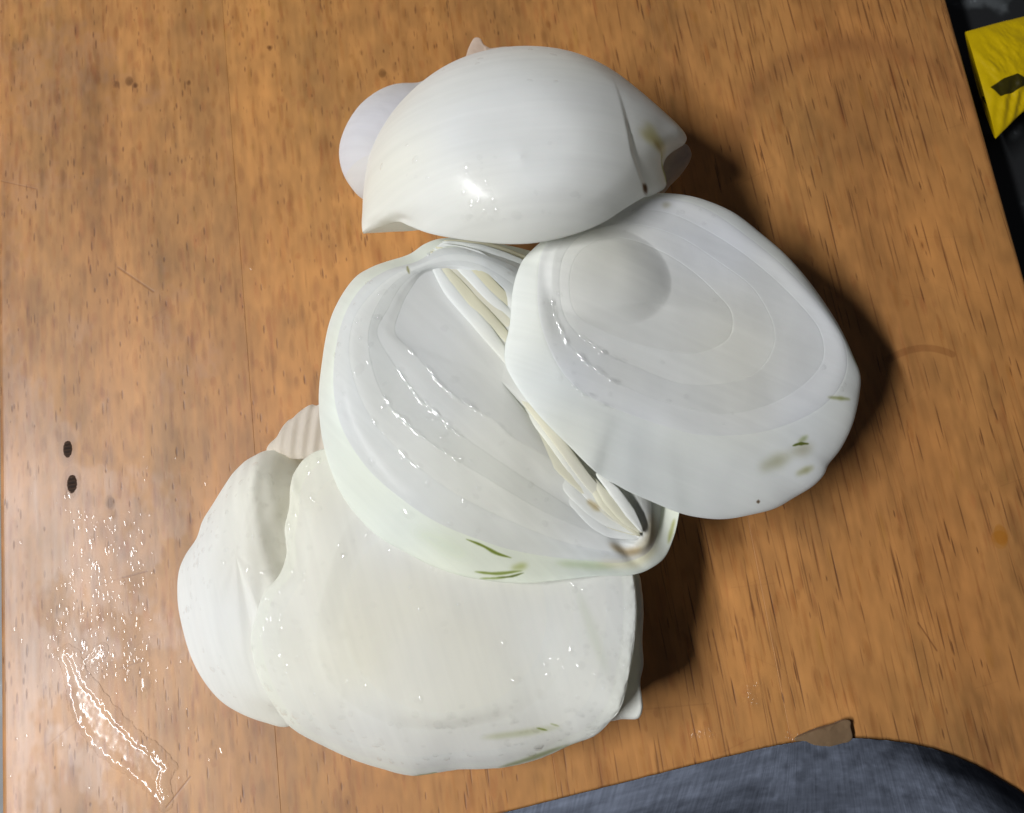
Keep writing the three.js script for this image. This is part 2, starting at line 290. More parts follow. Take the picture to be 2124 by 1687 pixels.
// a strip with a lens-shaped section along a line of places [px, py, cm, half width cm, thickness cm]
function blade(list, { cols = 12, lean = 0, n = 60 } = {}) {
  const C = new THREE.CatmullRomCurve3(list.map((q) => at(q[0], q[1], q[2])), false, 'centripetal'), rows = [];
  for (let i = 0; i <= n; i++) {
    const t = i / n, p = C.getPoint(t), d = C.getTangent(t), side = new THREE.Vector3(-d.z, lean, d.x).normalize(), f = t * (list.length - 1), a = Math.min(list.length - 2, Math.floor(f)), s = f - a, en = Math.sqrt(Math.min(1, Math.min(t, 1 - t) / 0.06)), w = en * lerp(list[a][3], list[a + 1][3], s) * CM, th = en * lerp(list[a][4], list[a + 1][4], s) * CM, row = [];
    const up = new THREE.Vector3().crossVectors(side, d).normalize(); if (up.y < 0) up.negate();
    for (let j = 0; j < cols; j++) { const a2 = j / cols * 2 * Math.PI; row.push(p.clone().addScaledVector(side, w * Math.cos(a2)).addScaledVector(up, th * Math.sin(a2)).add(new THREE.Vector3(0, 0.0002 * fbm(p.x * 300, a2, 7, 2), 0))); }
    rows.push(row);
  }
  return gridGeo(rows, rows.length, cols, true);
}
const N3 = (a, f, s) => (p) => a * fbm(p.x * f, p.z * f, s, 3);
const linX = (ax, ah, bx, bh) => (x) => CM * clamp(lerp(ah, bh, (x - ax) / (bx - ax)), Math.min(ah, bh), Math.max(ah, bh));
const GREEN = '112,128,38', OLIVE = '122,112,58', BEIGE = '176,150,92';

// ---- lowest piece, bottom of the pile (D)
{
  const marks = [[[[995, 1528, 2], [1080, 1518, 2], [1165, 1502, 2]], '168,172,110', 0.35, 9, 4], [[[1112, 1505, 2], [1125, 1509, 2], [1136, 1512, 2]], GREEN, 0.6, 3], [[[1140, 1495, 2], [1160, 1502, 2]], '150,160,90', 0.4, 3], [[[1030, 1590, 1], [1100, 1570, 1.3], [1180, 1542, 1.6]], '110,122,52', 0.5, 8, 3], [[[860, 1606, 0.8], [895, 1602, 0.8], [910, 1598, 0.9]], '110,122,40', 0.8, 6, 2], [[[1160, 1552, 1.4], [1215, 1530, 1.6]], '140,150,90', 0.35, 5, 2], [[[1195, 1215, 2.9], [1260, 1400, 2.6]], '190,196,170', 0.2, 14, 6]];
  const map = fleshMap([0.885, 0.882, 0.86], { seed: 5, turn: 1.4, marks, at: [850, 1260, 2] });
  const o = thing('onion_half', 'large smooth onion half at the bottom of the pile, its outer layer split at left', 'onion', at(930, 1270, 0));
  const sil = [[1314, 1193, 2.65], [1300, 1090, 2.5], [1150, 1020, 2.4], [950, 970, 2.2], [800, 930, 2.2], [715, 918, 2.3], [675, 930, 2.4], [640, 945, 2.4], [612, 978, 2.4], [602, 1010, 2.5], [600, 1050, 2.5], [590, 1100, 2.5], [594, 1150, 2.5], [578, 1195, 2.5], [550, 1225, 2.45], [530, 1280, 2.3], [521, 1330, 2.15], [535, 1400, 1.9], [560, 1450, 1.7], [600, 1507, 1.4], [650, 1537, 1.2], [740, 1578, 1.0], [800, 1597, 0.95], [857, 1609, 0.9], [895, 1605, 0.95], [944, 1597, 1], [1047, 1592, 1.1], [1122, 1573, 1.3], [1179, 1548, 1.6], [1236, 1525, 2.1], [1263, 1499, 2.35], [1286, 1470, 2.65], [1301, 1417, 2.7], [1314, 1341, 2.7], [1320, 1265, 2.7]];
  const L = new Loft({ center: [930, 1270, 2.85], loops: [{ scale: 0.53, p: 2.6, q: 0.75 }, { scale: 0.66, p: 2.6, q: 0.75, blur: 0.12 }, { scale: 0.84, p: 2.6, q: 0.75, blur: 0.08 }, { scale: 0.93, p: 2.6, q: 0.75, blur: 0.06 }, sil], under: [[0.97, 0.25], [0.86, 0.8], [0.7, 1]],
    bump: (p, t, k) => 0.0004 * fbm(p.x * 70, p.z * 70, 4, 2) + 0.00003 * fbm(p.x * 420, p.z * 420, 41, 2) + sm(4.2, 5, t) * 0.0004 * fbm(k * 0.35, t * 2, 12, 3) });
  const tone = [[0.995, 0.99, 0.965], [0.98, 0.978, 0.965], [0.992, 0.99, 0.985], [0.965, 0.967, 0.97]];
  for (let i = 0; i < 4; i++) part(o, 'layer', L.layer(i, i + 1, 0, 0.0003, 0), flesh(map, { color: tone[i] }));
  part(o, 'outer_layer', L.surface(4, L.n, 12, (t) => 0), flesh(map, { color: [0.955, 0.965, 0.95] }));
  tag(part(o, 'juice_bead', beads(L, 420, 4.9, (p) => p.z > at(0, 1190, 2.5).z || p.x < at(760, 0, 2).x), juice), null, null, null, 'stuff');
  // the outer layer curling away at the left, with ribs
  const E = new Loft({ center: [488, 1150, 2.0], loops: [
    [[520, 1010, 2.0], [470, 1060, 1.85], [440, 1150, 1.8], [430, 1250, 1.8], [455, 1340, 1.75], [510, 1410, 1.75], [560, 1440, 1.7], [556, 1330, 2.0], [542, 1250, 2.04], [534, 1170, 2.02], [532, 1100, 2.02], [534, 1045, 2.02]],
    [[545, 960, 1.7], [500, 985, 1.6], [450, 1060, 1.45], [415, 1130, 1.4], [400, 1210, 1.4], [410, 1310, 1.35], [450, 1410, 1.3], [520, 1465, 1.3], [590, 1475, 1.3], [612, 1330, 1.85], [602, 1240, 1.88], [592, 1170, 1.74], [588, 1100, 1.7], [590, 1020, 1.68]],
    [[600, 930, 0.9], [548, 937, 1.0], [500, 965, 0.9], [465, 1010, 0.8], [440, 1050, 0.8], [421, 1082, 0.8], [410, 1115, 0.75], [386, 1150, 0.75], [371, 1190, 0.75], [369, 1250, 0.75], [380, 1310, 0.75], [400, 1370, 0.75], [425, 1415, 0.75], [460, 1455, 0.75], [500, 1480, 0.8], [550, 1499, 0.9], [600, 1507, 0.9], [660, 1450, 0.9], [680, 1300, 1.2], [670, 1150, 1.15], [660, 1020, 1.1]]],
    bump: (p, t) => 0.00015 * fbm(p.x * 60, p.z * 60, 14, 2) + sm(0.4, 1.2, t) * sm(at(520, 0, 1.5).x, at(470, 0, 1.5).x, p.x) * sm(at(0, 1480, 1).z, at(0, 1320, 1).z, p.z) * 0.00013 * Math.sin(p.x * 1150 + 6 * fbm(p.x * 60, p.z * 60, 21, 2)) });
  part(o, 'split_layer', E.surface(0, E.n, 16), flesh(map, { color: [0.995, 1, 1] })).userData.label = 'outer onion layer curling open beside a hollow';
  tag(part(o, 'juice_bead', beads(E, 130, 2.6, (p) => p.x < at(560, 0, 1.5).x), juice), null, null, null, 'stuff');
  // lower layer showing past the right edge, with a torn lower corner
  const G = new Loft({ center: [1180, 1330, 1.9], loops: [{ scale: 0.8, p: 3, q: 0.6 }, [[1200, 1180, 1.9], [1318, 1188, 1.9], [1330, 1230, 1.8], [1333, 1270, 1.75], [1330, 1330, 2.0], [1332, 1380, 2.1], [1326, 1415, 2.1], [1330, 1450, 2.1], [1331, 1468, 2.1], [1323, 1488, 2.0], [1290, 1491, 1.7], [1262, 1497, 1.1], [1180, 1500, 1.0], [1080, 1450, 1.0], [1050, 1300, 1.2]]], under: [[0.98, 0.5], [0.9, 1]], bump: N3(0.0005, 160, 8) });
  part(o, 'torn_layer', G.surface(0, G.n, 14), flesh(map, { color: [0.96, 0.97, 0.95] })).userData.label = 'thin lower onion layer with a torn corner';
  // thin pale flap at the upper left
  const Fl = new Loft({ center: [622, 905, 1.5], loops: [{ scale: 0.7, p: 2, q: 0.6 }, [[553, 934, 1.1], [575, 905, 1.2], [583, 892, 1.2], [598, 872, 1.3], [606, 868, 1.3], [625, 851, 1.35], [645, 840, 1.4], [655, 842, 1.4], [664, 840, 1.45], [690, 870, 1.5], [690, 930, 1.5], [640, 950, 1.4], [590, 948, 1.2]]], under: [[0.97, 0.4], [0.85, 0.8]], base: () => 0.0085, bump: (p) => 0.0002 * Math.sin(p.x * 2200 + p.z * 500) + 0.0003 * fbm(p.x * 200, p.z * 200, 3, 2) });
  part(o, 'thin_flap', Fl.surface(0, Fl.n, 14), flesh(fleshMap([0.80, 0.74, 0.68], { seed: 61, turn: 1.5 }), { t: 0.5 })).userData.label = 'thin pinkish flap of onion flesh';
}
// ---- middle piece (B), cut face with nested layers
{
  const marks = [[[[965, 1118, 3.3], [1000, 1132, 3.3], [1030, 1148, 3.2], [1062, 1158, 3.1]], GREEN, 0.85, 5, 0.6], [[[985, 1186, 2.9], [1030, 1190, 2.9], [1085, 1184, 2.9]], GREEN, 0.7, 5, 1], [[[1030, 1198, 2.9], [1060, 1196, 2.9], [1088, 1188, 2.9]], '84,96,30', 0.8, 3, 0.6], [[[995, 1200, 2.9], [1050, 1199, 2.9]], GREEN, 0.55, 3, 1], [[[1060, 1180, 3], [1095, 1172, 3]], '150,160,60', 0.5, 8, 4], [[[1150, 1168, 3], [1280, 1176, 2.9]], '158,176,110', 0.3, 12, 5], [[[850, 565, 3.2], [856, 585, 3.2]], '150,146,90', 0.7, 4, 1], [[[1400, 1075, 2.5], [1385, 1130, 2.5]], '150,150,60', 0.5, 6, 2], [[[1310, 1150, 2.7], [1350, 1115, 2.8], [1352, 1060, 2.8]], '198,172,108', 0.45, 14, 8], [[[1262, 1128, 2.9], [1300, 1146, 2.8], [1334, 1140, 2.8]], '164,126,62', 0.5, 10, 4], [[[1235, 1168, 2.9], [1320, 1168, 2.8], [1370, 1130, 2.7]], '206,190,140', 0.4, 12, 6], [[[1215, 1040, 2.9], [1245, 1062, 2.9]], '176,150,90', 0.5, 10, 3], [[[860, 1100, 3], [980, 1160, 3]], '190,202,160', 0.14, 26, 10]];
  const map = fleshMap([0.875, 0.878, 0.868], { seed: 15, turn: 0.88, marks, at: [1040, 850, 2.5] }), warm = fleshMap([0.815, 0.80, 0.74], { seed: 19, turn: 0.88, at: [1100, 800, 2.5] });
  const o = thing('onion_half', 'onion half with long terraced layers, in the middle of the pile', 'onion', at(1040, 850, 0));
  // the cut face is highest along its left half, sinks towards the root and under the piece that lies on it
  const drop = (x, y) => { const s = (x - 872) * 0.63 + (y - 540) * 0.777, w = (x - 872) * 0.777 - (y - 540) * 0.63; return -0.75 * sm(380, 760, s) - 1.1 * sm(70, 260, w) - 0.8 * sm(25, 110, w) * sm(520, 640, s); };
  const H = (h, a) => a.map(([x, y]) => [x, y, h + drop(x, y)]);
  const pits = [[1228, 1048, 0.0026, 0.0024, 0.0011], [1266, 1070, 0.0024, 0.0024, 0.0009], [1300, 1142, 0.0016, 0.0032, 0.0012], [1285, 1100, 0.0014, 0.003, 0.0012]].map(([x, y, d, a, b]) => [at(x, y, 2.9), d, a, b]);
  const L = new Loft({ center: [1040, 790, 3.55], base: (x, z) => CM * clamp(lerp(0.1, 2.2, (z - at(0, 850).z) / 0.04), 0.03, 2.2), loops: [
    H(3.6, [[880, 565], [850, 600], [830, 640], [819, 688], [857, 730], [900, 780], [952, 827], [1023, 870], [1066, 908], [1132, 946], [1220, 1005], [1305, 1110], [1280, 1030], [1240, 940], [1200, 860], [1130, 740], [1065, 645], [1000, 580], [950, 560]]),
    H(3.65, [[876, 560], [835, 590], [805, 640], [782, 688], [812, 748], [848, 797], [895, 852], [961, 905], [1047, 965], [1142, 1026], [1230, 1080], [1315, 1120], [1310, 1050], [1275, 950], [1230, 850], [1160, 730], [1080, 630], [1000, 565], [945, 550]]),
    H(3.68, [[872, 555], [825, 580], [787, 625], [764, 690], [772, 763], [800, 830], [838, 872], [871, 900], [914, 933], [1023, 1000], [1118, 1056], [1230, 1104], [1320, 1126], [1330, 1050], [1300, 950], [1260, 840], [1180, 710], [1090, 610], [1000, 550], [940, 540]]),
    H(3.68, [[868, 550], [815, 572], [768, 612], [735, 660], [724, 730], [738, 800], [768, 865], [806, 913], [866, 968], [952, 1028], [1047, 1076], [1190, 1130], [1290, 1144], [1338, 1130], [1350, 1050], [1330, 950], [1290, 820], [1200, 690], [1100, 590], [1000, 535], [930, 528]]),
    H(3.5, [[862, 543], [800, 562], [750, 597], [712, 660], [692, 760], [696, 840], [716, 902], [768, 978], [845, 1044], [905, 1083], [980, 1115], [1070, 1143], [1213, 1163], [1300, 1166], [1350, 1140], [1372, 1050], [1370, 950], [1330, 800], [1230, 660], [1120, 570], [1000, 520], [920, 515]]),
    [[850, 528, 2.6], [800, 545, 2.4], [768, 558, 2.3], [735, 580, 2.2], [690, 655, 2.1], [667, 770, 2.1], [663, 840, 2.1], [672, 925, 2.3], [705, 1020, 2.6], [780, 1110, 2.85], [840, 1145, 2.95], [900, 1175, 3], [960, 1195, 3.05], [1020, 1205, 3.05], [1090, 1210, 3.05], [1160, 1204, 3], [1240, 1195, 2.9], [1310, 1193, 2.75], [1345, 1182, 2.6], [1378, 1158, 2.5], [1396, 1120, 2.5], [1407, 1075, 2.5], [1420, 950, 2.2], [1400, 800, 2.2], [1300, 650, 2.2], [1150, 540, 2.3], [1000, 500, 2.5], [920, 496, 2.5], [880, 508, 2.6]]],
    under: [[0.96, 0.35], [0.8, 0.85], [0.6, 1]],
    bump: (p, t) => 0.0003 * fbm(p.x * 90, p.z * 90, 24, 2) + 0.00003 * fbm(p.x * 420, p.z * 420, 44, 2) - 0.0006 * sm(1.6, 0.2, t) - pits.reduce((q, [w, d, lu, lv]) => { const dx = p.x - w.x, dz = p.z - w.z, u = dx * 0.63 + dz * 0.777, v = dx * 0.777 - dz * 0.63; return q + d * Math.exp(-((u / lu) ** 2) - (v / lv) ** 2); }, 0) });
  const tone = [[0.895, 0.897, 0.905], [0.975, 0.975, 0.975], [0.90, 0.905, 0.90], [0.98, 0.98, 0.975], [0.915, 0.92, 0.93]];
  for (let i = 0; i < 5; i++) part(o, 'layer', L.layer(i, i + 1, -0.00004 * (4 - i), 0.0005, 0.00001), flesh(map, { color: tone[i], cr: 0.25, coat: 0.14 }));
  part(o, 'outer_layer', L.surface(5, L.n, 14, (t) => (t < 5.01 ? -0.00006 : 0)), flesh(map, { color: [0.99, 1.02, 0.95] }));
  tag(part(o, 'juice_bead', mergeGeometries([beads(L, 110, 5.4, (p) => p.x < at(1130, 0, 3.5).x || p.z > at(0, 950, 3).z), ...ridge(L, 1, 840, 1090, 700, 920, 26), ...ridge(L, 2, 800, 980, 780, 910, 26), ...ridge(L, 3, 790, 960, 820, 960, 20), ...ridge(L, 4, 760, 900, 860, 1060, 10)]), juice), null, null, null, 'stuff');
  // inner leaves fanning out of the tip
  const lm = flesh(warm, { t: 0.42 }), lw = flesh(map, { t: 0.4 });
  // tightly packed thin leaves between two boundary lines: fanning out of the tip, and running into the root
  const tints = [lw, lm, lw, flesh(fleshMap([0.81, 0.785, 0.66], { seed: 21, turn: 0.88, at: [1100, 800, 2.5] }), { t: 0.42 })];
  const fan = (A, B, count, w, th, lift) => { for (let i = 0; i < count; i++) { const f = (i + 0.5) / count, ww = w * rr(0.75, 1.3), up = rr(-0.03, 0.03); part(o, 'inner_leaf', blade(A.map((a, k) => { const b = B[k], j = k ? rr(-5, 5) : 0, x = lerp(a[0], b[0], f) + j, y = lerp(a[1], b[1], f) - j, e = k === 0 || k === A.length - 1; return [x, y, lerp(a[2], b[2], f) + drop(x, y) + lift * Math.sin(Math.PI * f) + up, ww * (e ? 0.3 : 1), th * (e ? 0.6 : 1)]; })), tints[(i * 7 + Math.floor(rnd() * 2)) % 4]); } };
  fan([[884, 526, 3.52], [930, 605, 3.58], [1000, 700, 3.58], [1110, 830, 3.3]], [[922, 498, 3.2], [1010, 508, 3.4], [1085, 528, 3.4], [1170, 560, 3.2]], 11, 0.15, 0.032, 0.06);
  fan([[1065, 800, 3.3], [1150, 905, 3.6], [1228, 1000, 3.68], [1318, 1088, 3.64]], [[1125, 985, 3.5], [1192, 1048, 3.6], [1258, 1106, 3.62], [1334, 1122, 3.6]], 7, 0.14, 0.022, 0.02);
  fan([[1240, 978, 3.6], [1276, 1018, 3.84], [1308, 1062, 3.86], [1334, 1102, 3.8]], [[1215, 1000, 3.55], [1252, 1042, 3.74], [1294, 1084, 3.74], [1330, 1112, 3.7]], 3, 0.12, 0.04, 0.03);
}
// ---- right piece (C), rings of the cut face upwards
{
  const marks = [[[[1655, 920, 2.9], [1672, 915, 2.9], [1694, 914, 2.9]], '84,98,28', 0.95, 6, 0.8], [[[1668, 912, 2.9], [1690, 898, 2.9]], GREEN, 0.4, 8, 3], [[[1720, 822, 2.7], [1745, 824, 2.6], [1770, 826, 2.5]], '128,134,60', 0.6, 6, 2], [[[1650, 985, 2.3], [1690, 968, 2.3]], '130,128,52', 0.5, 9, 4], [[[1570, 975, 2.4], [1640, 945, 2.4]], OLIVE, 0.35, 22, 8], [[[1640, 940, 2.5], [1690, 925, 2.5]], OLIVE, 0.3, 24, 8], [[[1765, 700, 2.6], [1780, 760, 2.4]], '128,150,70', 0.5, 5, 2], [[[1745, 660, 2.7], [1765, 710, 2.6]], '150,166,110', 0.4, 5, 2], [[[1561, 1044, 2], [1568, 1043, 2]], '92,70,48', 0.9, 7, 1], [[[1390, 425, 3.2], [1372, 432, 3.2]], OLIVE, 0.3, 10, 4]];
  const map = fleshMap([0.875, 0.88, 0.89], { seed: 25, turn: 0.5, marks, at: [1420, 750, 2.5] });
  const o = thing('onion_half', 'onion half with its ringed cut face up, right side of the pile', 'onion', at(1420, 760, 0));
  const hp = (x, y) => 4.15 - 1.5 * clamp((x - 1100) / 680) - 0.35 * Math.abs((y - 650) / 300);
  const H = (a) => a.map(([x, y]) => [x, y, hp(x, y)]);
  const b0 = at(1270, 568, 3.9);
  const L = new Loft({ center: [1345, 630, hp(1345, 630)], base: (x) => CM * clamp(lerp(3.5, 0.05, (x - at(1100, 0, 3).x) / 0.04), 0.03, 3.5), loops: [
    H([[1369, 724], [1453, 731], [1513, 699], [1518, 649], [1483, 604], [1420, 550], [1330, 505], [1250, 500], [1195, 540], [1180, 600], [1195, 650], [1260, 690]]),
    H([[1324, 763], [1433, 798], [1568, 773], [1608, 699], [1568, 604], [1493, 544], [1400, 487], [1300, 465], [1220, 482], [1172, 530], [1160, 600], [1178, 668], [1235, 720]]),
    H([[1279, 793], [1378, 833], [1518, 858], [1647, 813], [1707, 748], [1702, 689], [1662, 634], [1580, 555], [1480, 485], [1380, 440], [1290, 440], [1200, 470], [1155, 520], [1145, 600], [1165, 690], [1215, 750]]),
    H([[1270, 845], [1360, 878], [1453, 902], [1593, 893], [1712, 838], [1754, 775], [1752, 715], [1707, 640], [1634, 560], [1544, 485], [1454, 428], [1380, 412], [1290, 425], [1190, 460], [1130, 510], [1115, 590], [1124, 680], [1165, 770], [1210, 815]]),
    [[1095, 528, 3.5], [1200, 450, 3.3], [1300, 412, 3.2], [1350, 402, 3.1], [1400, 402, 2.95], [1450, 411, 2.85], [1520, 441, 2.7], [1580, 485, 2.6], [1640, 540, 2.5], [1690, 600, 2.4], [1735, 670, 2.35], [1765, 730, 2.3], [1785, 780, 2.2], [1783, 820, 2.1], [1775, 860, 2.1], [1766, 888, 2.05], [1745, 930, 2], [1718, 965, 2], [1711, 982, 2], [1690, 1005, 2], [1650, 1030, 2], [1610, 1053, 2.05], [1560, 1067, 2.15], [1500, 1077, 2.3], [1440, 1072, 2.52], [1400, 1061, 2.73], [1350, 1040, 2.96], [1300, 1018, 3.18], [1250, 990, 3.36], [1225, 970, 3.5], [1180, 925, 3.6], [1130, 875, 3.7], [1090, 827, 3.75], [1065, 790, 3.8], [1048, 755, 3.8], [1047, 720, 3.8], [1056, 680, 3.8], [1060, 640, 3.8], [1064, 600, 3.8], [1075, 560, 3.8]]],
    under: [[0.96, 0.3], [0.82, 0.8], [0.6, 1]],
    bump: (p, t) => { const dx = p.x - b0.x, dz = p.z - b0.z, u = dx * 0.92 + dz * 0.2, v = -dx * 0.2 + dz * 0.98, d2 = (u / (u > 0 ? 0.0122 : 0.0165)) ** 2 + (v / (v > 0 ? 0.0105 : 0.0115)) ** 2, f0 = Math.max(0, 1 - d2), sf = f0 * f0 * (3 - 2 * f0), f = lerp(sf, Math.pow(Math.max(0, 1 - Math.pow(d2, 1.25)), 1.4), sm(-0.004, 0.006, u)); return 0.0027 * f * sm(3.9, 2.9, t) + 0.0003 * fbm(p.x * 90, p.z * 90, 34, 2) + 0.00003 * fbm(p.x * 420, p.z * 420, 54, 2); } });
  const tone = [[0.925, 0.92, 0.91], [0.98, 0.977, 0.975], [0.92, 0.92, 0.925], [0.97, 0.97, 0.98]];
  for (let i = 0; i < 4; i++) part(o, 'layer', L.layer(i, i + 1, -0.00003 * (3 - i), 0.0005, 0.00003), flesh(map, { color: tone[i], cr: 0.25, coat: 0.14 }));
  part(o, 'outer_layer', L.surface(4, L.n, 16, (t) => (t < 4.01 ? -0.00004 : 0)), flesh(map, { color: [1.0, 1.01, 0.985] }));
  tag(part(o, 'juice_bead', mergeGeometries([beads(L, 36, 4.3, (p) => p.z > at(0, 500, 3).z, 0, 1.75), ...ridge(L, 3, 1140, 1290, 640, 800, 34, 1.5), ...ridge(L, 4, 1170, 1300, 700, 860, 12, 1.5), ...ridge(L, 2, 1180, 1300, 640, 780, 12, 1.6)]), juice), null, null, null, 'stuff');
}
// ---- loose layer tucked under the top piece, left
{
  const map = fleshMap([0.80, 0.79, 0.82], { seed: 35, turn: 0.5 });
  const o = thing('onion_layer', 'pale rounded onion layer peeking out under the left end of the top onion half', 'onion layer', at(830, 300, 0));
  const L = new Loft({ center: [815, 300, 2.0], loops: [{ scale: 0.5, p: 2.2, q: 0.7 }, { scale: 0.82, p: 2.2, q: 0.7 }, [[900, 165, 0.9], [868, 174, 0.9], [820, 178, 0.9], [780, 195, 0.9], [745, 225, 0.9], [716, 270, 0.9], [704, 310, 0.9], [708, 350, 0.9], [726, 385, 0.9], [752, 410, 0.9], [830, 420, 0.9], [920, 360, 0.9], [950, 250, 0.9]]], bump: N3(0.0004, 120, 37) });
  part(o, 'flesh', L.surface(0, L.n, 14), flesh(map, { t: 0.42 }));
}
// ---- top piece (A), rounded outside upwards
{
  const marks = [[[[1340, 205, 3], [1385, 243, 2.9], [1425, 285, 2.8]], '150,144,84', 0.5, 16, 10], [[[1318, 322, 3.4], [1345, 322, 3.3], [1376, 330, 3.2]], '186,176,92', 0.55, 24, 8], [[[1330, 300, 3.3], [1350, 312, 3.2]], '186,180,100', 0.4, 18, 8], [[[1365, 340, 3.2], [1374, 355, 3.2], [1382, 384, 3.2]], '158,156,56', 0.65, 8, 3], [[[1329, 401, 3.7], [1340, 404, 3.7]], '66,44,24', 0.95, 13, 2], [[[1345, 330, 3.2], [1366, 342, 3.2]], '150,120,60', 0.4, 10, 4]];
  const map = fleshMap([0.88, 0.88, 0.862], { seed: 45, turn: 0.05, marks, at: [1090, 310, 3] });
  const o = thing('onion_half', 'onion half lying round side up on top of the pile, neck end to the right', 'onion', at(1090, 300, 0));
  const c0 = at(1288, 300, 3.7), c1 = at(1300, 355, 3.75), c2 = at(1337, 408, 3.8), cz0 = at(0, 335, 3.7).z, crease = (z) => (z < c1.z ? lerp(c0.x, c1.x, (z - c0.z) / (c1.z - c0.z)) : lerp(c1.x, c2.x, ((z - c1.z) / (c2.z - c1.z)) ** 1.3));
  const L = new Loft({ center: [1080, 325, 5.3], base: (x, z) => CM * clamp(lerp(0.1, 3.6, (z - at(0, 230).z) / 0.03), 0.03, 3.6), loops: [{ scale: 0.4, p: 2.3, q: 0.75 }, { scale: 0.72, p: 2.3, q: 0.75 }, { scale: 0.9, p: 2.3, q: 0.75 }, { scale: 0.975, p: 2.3, q: 0.75 },
    [[755, 486, 2.6], [753, 440, 2.5], [757, 380, 2.4], [766, 330, 2.4], [786, 285, 2.4], [820, 235, 2.4], [860, 197, 2.4], [910, 160, 2.4], [970, 131, 2.4], [1040, 117, 2.4], [1110, 114, 2.4], [1180, 122, 2.4], [1240, 143, 2.4], [1290, 170, 2.5], [1330, 203, 2.7], [1375, 237, 2.8], [1408, 266, 2.8], [1424, 286, 2.85], [1418, 300, 2.95], [1398, 312, 3.0], [1382, 326, 3.1], [1376, 346, 3.2], [1382, 368, 3.25], [1382, 384, 3.3], [1362, 398, 3.55], [1338, 408, 3.8], [1300, 430, 4.0], [1250, 462, 4.2], [1190, 486, 4.3], [1120, 502, 4.35], [1060, 506, 4.35], [1000, 502, 4.3], [940, 494, 4.2], [890, 484, 4], [850, 469, 3.7], [828, 460, 3.4], [800, 466, 3.0], [775, 478, 2.7]]],
    under: [[0.97, 0.15], [0.85, 0.6], [0.6, 1]], bump: (p, t) => -0.0008 * sm(0, 0.0007, p.x - crease(p.z)) * sm(cz0, c2.z, p.z) + 0.0004 * fbm(p.x * 60, p.z * 60, 64, 2) + 0.00003 * fbm(p.x * 420, p.z * 420, 46, 2) });
  part(o, 'outer_layer', L.surface(0, L.n, 18), flesh(map, { cr: 0.27, coat: 0.5 }));
  const glint = at(985, 405, 5), glints = beads(L, 46, 4.6, (p) => ((p.x - glint.x - 0.12 * (p.z - glint.z)) / 0.0035) ** 2 + ((p.z - glint.z) / 0.011) ** 2 < 1);
  tag(part(o, 'juice_bead', mergeGeometries([beads(L, 26, 4.6, (p) => p.z > at(0, 260, 4).z && p.x < at(1150, 0, 4).x), glints]), juice), null, null, null, 'stuff');
  const Tp = new Loft({ center: [1395, 340, 2.75], loops: [{ scale: 0.8, p: 2.2, q: 0.7 }, [[1375, 315, 2.6], [1400, 303, 2.55], [1424, 300, 2.5], [1434, 318, 2.45], [1432, 330, 2.45], [1420, 348, 2.45], [1398, 370, 2.5], [1375, 392, 2.6], [1362, 370, 2.7]]], under: [[0.96, 0.3], [0.8, 0.5]], base: () => 0.016, bump: N3(0.0004, 260, 19) });
  part(o, 'neck_leaf', Tp.surface(0, Tp.n, 14), flesh(fleshMap([0.66, 0.60, 0.55], { seed: 49 }), { t: 0.5 })).userData.label = 'thin translucent tip of an inner leaf';
  const Mb = new Loft({ center: [1010, 115, 1.7], loops: [{ scale: 0.75, p: 2, q: 0.7 }, [[960, 150, 1.6], [966, 120, 1.6], [974, 95, 1.6], [985, 78, 1.7], [996, 80, 1.7], [1004, 92, 1.6], [1016, 101, 1.6], [1040, 98, 1.6], [1060, 100, 1.6], [1072, 115, 1.6], [1070, 150, 1.6]]], under: [[0.97, 0.3], [0.85, 0.6]], base: () => 0.013, bump: N3(0.0006, 220, 27) });
  part(o, 'torn_membrane', Mb.surface(0, Mb.n, 12), flesh(fleshMap([0.78, 0.66, 0.58], { seed: 51 }), { t: 0.6 })).userData.label = 'torn translucent membrane sticking out behind';
}
// ---- peel scrap at the knife
{
  const o = thing('onion_scrap', 'small translucent brownish onion scrap lying against the knife edge', 'onion scrap', at(1715, 1515, 0));
  const L = new Loft({ center: [1718, 1518, 0.2], loops: [{ scale: 0.75, p: 2, q: 0.7 }, [[1648, 1534, 0.06], [1672, 1520, 0.08], [1702, 1509, 0.1], [1735, 1500, 0.14], [1754, 1493, 0.15], [1764, 1497, 0.16], [1764, 1508, 0.16], [1768, 1532, 0.14], [1740, 1548, 0.12], [1690, 1552, 0.06]]], under: [[0.95, 0.6]], bump: N3(0.0003, 300, 29) });
  part(o, 'peel', L.surface(0, L.n, 12), flesh(fleshMap([0.27, 0.17, 0.09], { seed: 53, at: [1715, 1515, 0], size: 0.03 }), { t: 0.5, coat: 0.3 }));
}
